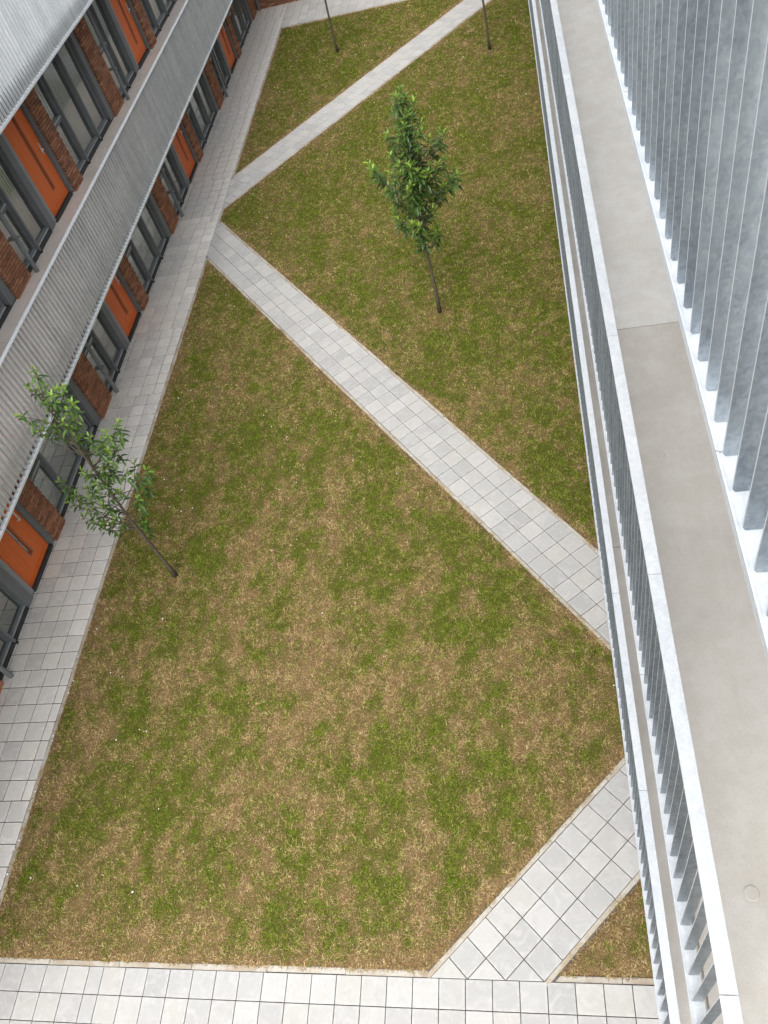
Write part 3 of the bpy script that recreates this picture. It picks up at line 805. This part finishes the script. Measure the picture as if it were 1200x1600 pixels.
# ------------------------------------------------------------------ trees
def leaf(mb, base, d, up, L, W, col, droop):
    d = d.normalized(); s = d.cross(up)
    if s.length < 1e-3: s = d.cross(Vector((1, 0, 0)))
    s.normalize(); n = s.cross(d)
    prof = ((0.0, 0.10), (0.22, 0.72), (0.5, 1.0), (0.78, 0.70), (1.0, 0.04))
    vs = []
    for t, w in prof:
        c = base + d*(L*t) - Vector((0, 0, 1))*(droop*L*t*t)
        vs += [c - s*(W/2*w) + n*(0.18*W*w), c, c + s*(W/2*w) + n*(0.18*W*w)]
    fs = []
    for i in range(4):
        a = 3*i; fs += [(a, a+1, a+4, a+3), (a+1, a+2, a+5, a+4)]
    mb.add(vs, fs, col)

def make_tree(name, label, base, height, trunk_r, clusters, seed, leaf_n, L0, bare=1.4):
    """clusters: list of points (tips of twigs) in world space"""
    r = random.Random(seed); root = empty(name, base); tag(root, label, 'tree', 'young courtyard trees')
    trunk = MB(); pts = []; rad = []; n = 12
    for i in range(n+1):
        t = i/n; w = 0.035*math.sin(t*5+seed)*min(1, 3*t)
        pts.append(Vector((w, 0.03*math.sin(t*4+seed*2)*t, -0.03 + t*(height+0.03)*0.97))); rad.append(trunk_r*(1-0.78*t**0.9) * (1.35 if i == 0 else 1))
    trunk.tube(pts, rad, 10); trunk.build('trunk', M['bark'], root, True)
    def trunk_at(z):
        t = max(0, min(1, z/(height*0.97))); i = min(n-1, int(t*n)); f = t*n-i; return pts[i].lerp(pts[i+1], f)
    br = MB(); lv = MB()
    for c in clusters:
        p = Vector(c) - Vector(base); hor = math.hypot(p.x, p.y)
        z0 = max(bare, min(height*0.93, round((p.z - 0.25 - 0.55*hor)/0.22)*0.22 + 0.03*math.sin(p.z*9))); s = trunk_at(z0)
        mid = s.lerp(p, 0.5) + Vector((p.x*0.12, p.y*0.12, -0.10*hor)) + Vector((r.uniform(-.04, .04),)*3)
        bp = [s, s.lerp(mid, 0.5) + Vector((0, 0, -0.02)), mid, mid.lerp(p, 0.55) + Vector((0, 0, -0.01)), p]
        br.tube(bp, [0.009, 0.0075, 0.006, 0.005, 0.003], 5)
        tw = (p - mid); tw = tw.normalized() if tw.length > 1e-3 else Vector((0, 0, 1)); tw = (tw + Vector((0, 0, 0.9))).normalized()
        k = leaf_n + r.randint(-3, 4)
        bright = r.uniform(0.0, 1.0)
        for i in range(k):
            u = i/k; a = i*2.4 + r.uniform(-.4, .4)
            e1 = tw.orthogonal().normalized(); e2 = tw.cross(e1)
            radial = e1*math.cos(a) + e2*math.sin(a)
            back = (1-u)*0.30 + r.uniform(-0.02, 0.02)
            b = p - tw*back*0.9 if r.random() < 0.8 else bp[3].lerp(p, u)
            lift = -0.25 + 1.15*u**1.6
            d = radial*(1.0-0.45*u) + tw*lift + Vector((r.uniform(-.2, .2), r.uniform(-.2, .2), r.uniform(-.2, .2)))
            ll = L0*r.uniform(0.75, 1.2)*(1.0-0.25*u)
            young = max(0.0, u-0.42)/0.58*(0.45+0.55*bright)
            dk = Vector((0.028, 0.062, 0.018)); md = Vector((0.080, 0.150, 0.030)); yg = Vector((0.30, 0.46, 0.055))
            col = dk.lerp(md, r.random()).lerp(yg, young*r.uniform(0.6, 1.0))
            if r.random() < 0.0: col = Vector((0.34, 0.10, 0.025))
            leaf(lv, b, d, Vector((0, 0, 1)), ll, ll*r.uniform(0.33, 0.42), (col.x, col.y, col.z), r.uniform(0.15, 0.55)*(1-0.7*u))
    br.build('branch', M['bark'], root, True); lv.build('crown', M['leaf'], root)
    return root

tr = random.Random(21)
def tips(pxs, base, spread):
    out = []
    for x, y in pxs:
        d = tr.uniform(-1, 1)*spread
        out.append(at(x, y, base.y + d))
    return out
def zt(ox, oy, s, pts): return [(ox+a/s, oy+b/s) for a, b in pts]
ta = zt(0, 540, 3.75, [(190,125),(165,235),(215,250),(250,215),(105,410),(165,450),(250,440),(230,490),(330,250),(365,240),(300,290),(270,340),(355,300),(420,330),(330,370),(395,380),(440,420),(360,440),(420,480),(430,560),(460,540),(320,470),(520,530),
     (695,440),(690,490),(620,500),(660,560),(590,560),(640,610),(690,600),(560,590),(545,690),(610,660),(470,730),(600,720),(655,690),(500,760),(560,800),(785,680),(740,740),(800,770),(860,720),(870,800),(840,850),(340,790),(380,850),(430,870),(400,910),(500,830),(520,880),(470,900),(600,930),(560,990),(480,1000),(510,960),(640,960),(660,1020),(600,1040),(660,1090),(540,1040),(800,890),(690,850),(830,970),(870,1050),(840,1040),(620,780),(580,860)])
make_tree('young_tree', 'sparse young tree standing in front of the left building', tuple(TREES['a']), 4.45, 0.036, tips(ta, TREES['a'], 0.34), 3, 14, 0.122)
tb = zt(500, 100, 3.81, [(480,140),(450,190),(500,190),(560,220),(445,265),(520,280),(545,310),(490,330),(510,380),(470,400),(400,425),(540,400),(600,350),(580,420),(650,440),(710,400),(735,410),(430,470),(500,460),(560,460),(690,480),(420,540),(480,530),(530,560),(590,520),(640,540),(740,560),(700,590),(650,590),(600,600),(470,590),(540,620),(290,590),(330,650),(310,620),(370,680),(420,650),(400,720),(470,700),(520,660),(560,690),(610,650),(640,700),(690,650),(800,620),(775,680),(740,720),(820,650),(700,740),(430,770),(480,790),(520,750),(560,790),(600,760),(640,790),(680,720),(540,840),(580,860),(500,850),(620,850),(670,860),(440,880),(460,920),(490,950),(550,950),(600,900),(630,940),(590,960),(580,1040),(610,1060),(700,975),(690,1010),(620,1020),
     (500,520),(560,550),(600,560),(520,600),(580,640),(640,640),(540,720),(600,700),(480,640),(560,500),(520,430),(500,360),(600,740),(560,600),(520,800),(590,810)])
make_tree('young_tree', 'dense young leafy tree alone on the middle lawn', tuple(TREES['b']), 4.5, 0.036, tips(tb, TREES['b'], 0.42), 8, 20, 0.148)
def free_tips(base, h, n, seed):
    r = random.Random(seed); out = []
    for i in range(n):
        z = 2.0 + (h-2.0)*r.random()**0.9; w = 0.75*math.sin(math.pi*min(1, (z-1.7)/(h-1.5)))**0.7*r.uniform(0.3, 1)
        a = r.uniform(0, 6.28); out.append(Vector((base.x+w*math.cos(a), base.y+w*math.sin(a), z+0.1)))
    return out
make_tree('young_tree', 'bare thin trunk on the far triangular lawn at the top', tuple(TREES['c']), 4.3, 0.040, free_tips(TREES['c'], 4.4, 50, 5), 5, 12, 0.14, 1.9)
make_tree('young_tree', 'bare thin trunk near the far path and the right railing', tuple(TREES['d']), 4.4, 0.040, free_tips(TREES['d'], 4.5, 50, 9), 9, 12, 0.14, 1.9)

# ------------------------------------------------------------------ white flecks of litter on the grass and along the edging
fl = [(182,1156),(229,1143),(218,1140),(248,1264),(48,1372),(121,1384),(207,1394),(82,1157),(55,1237),(30,1313),(23,1327),(12,1366),(122,1026),(115,1064),(107,1083),(97,1107),(83,1150),
      (173,1051),(191,1058),(139,984),(152,983),(155,938),(98,944),(26,1102),(173,894),(254,967),(283,799),(301,794),(284,766),(265,792),(257,749),(300,627),(279,622),(298,610),(347,548),(353,461),(366,479),(524,658),(412,649),(424,667),(448,683),(365,693),(445,718),(463,754),(425,860),(464,843),(504,958),
      (438,89),(454,95),(439,111),(456,118),(419,137),(437,143),(444,144),(450,169),(427,173),(468,176),(477,177),(445,184),(483,160),(493,159),(497,117),(463,95),
      (405,332),(418,340),(401,350),(385,368),(424,365),(410,302),(395,303),(384,364),(530,313),(568,232),(586,303),(531,315),(571,235),(724,89),(695,132),(783,118),(746,139),(672,169),(671,177),(755,226),(808,145),(822,147),(959,1071),(585,160),(600,205),(636,690),(620,740)]
fm_ = []
for i in range(5):
    r = random.Random(100+i); n = 6
    ring = [(math.cos(k*2*math.pi/n)*r.uniform(.6, 1.1), math.sin(k*2*math.pi/n)*r.uniform(.4, .8), r.uniform(0, .3)) for k in range(n)]
    m = MB(); vs = [(a*0.018, b*0.018, 0.004+c*0.02) for a, b, c in ring] + [(a*0.014, b*0.014, -0.002) for a, b, c in ring] + [(0, 0, 0.012)]
    m.add(vs, [(k, (k+1) % n, 2*n) for k in range(n)] + [(n+k, n+(k+1) % n, (k+1) % n, k) for k in range(n)]); fm_.append(m.mesh('litter_fleck', M['white_litter']))
for i, (px, py) in enumerate(fl):
    g_ = on_ground(px, py, 0.03); o = link('litter_fleck', fm_[i % 5], None, (g_.x, g_.y, 0.030), (rnd.uniform(-.3, .3), rnd.uniform(-.3, .3), rnd.uniform(0, 6.28)))
    s = rnd.uniform(0.65, 1.15); o.scale = (s, s, s)
    P_ = np.array([g_.x]), np.array([g_.y]); where = None
    for key, txt in (('lawn_main', 'large near lawn'), ('lawn_middle', 'middle lawn between the diagonal paths'), ('lawn_far', 'far triangular lawn')):
        if inside(P_[0], P_[1], lawn_polys[key])[0][0]: where = txt
    if where is None: where = 'edging of the left pavement' if g_.x < XK+0.12 else 'stone edging beside a path'
    tag(o, 'tiny white fleck of litter lying on the ' + where, 'litter', 'white flecks on the ' + where)
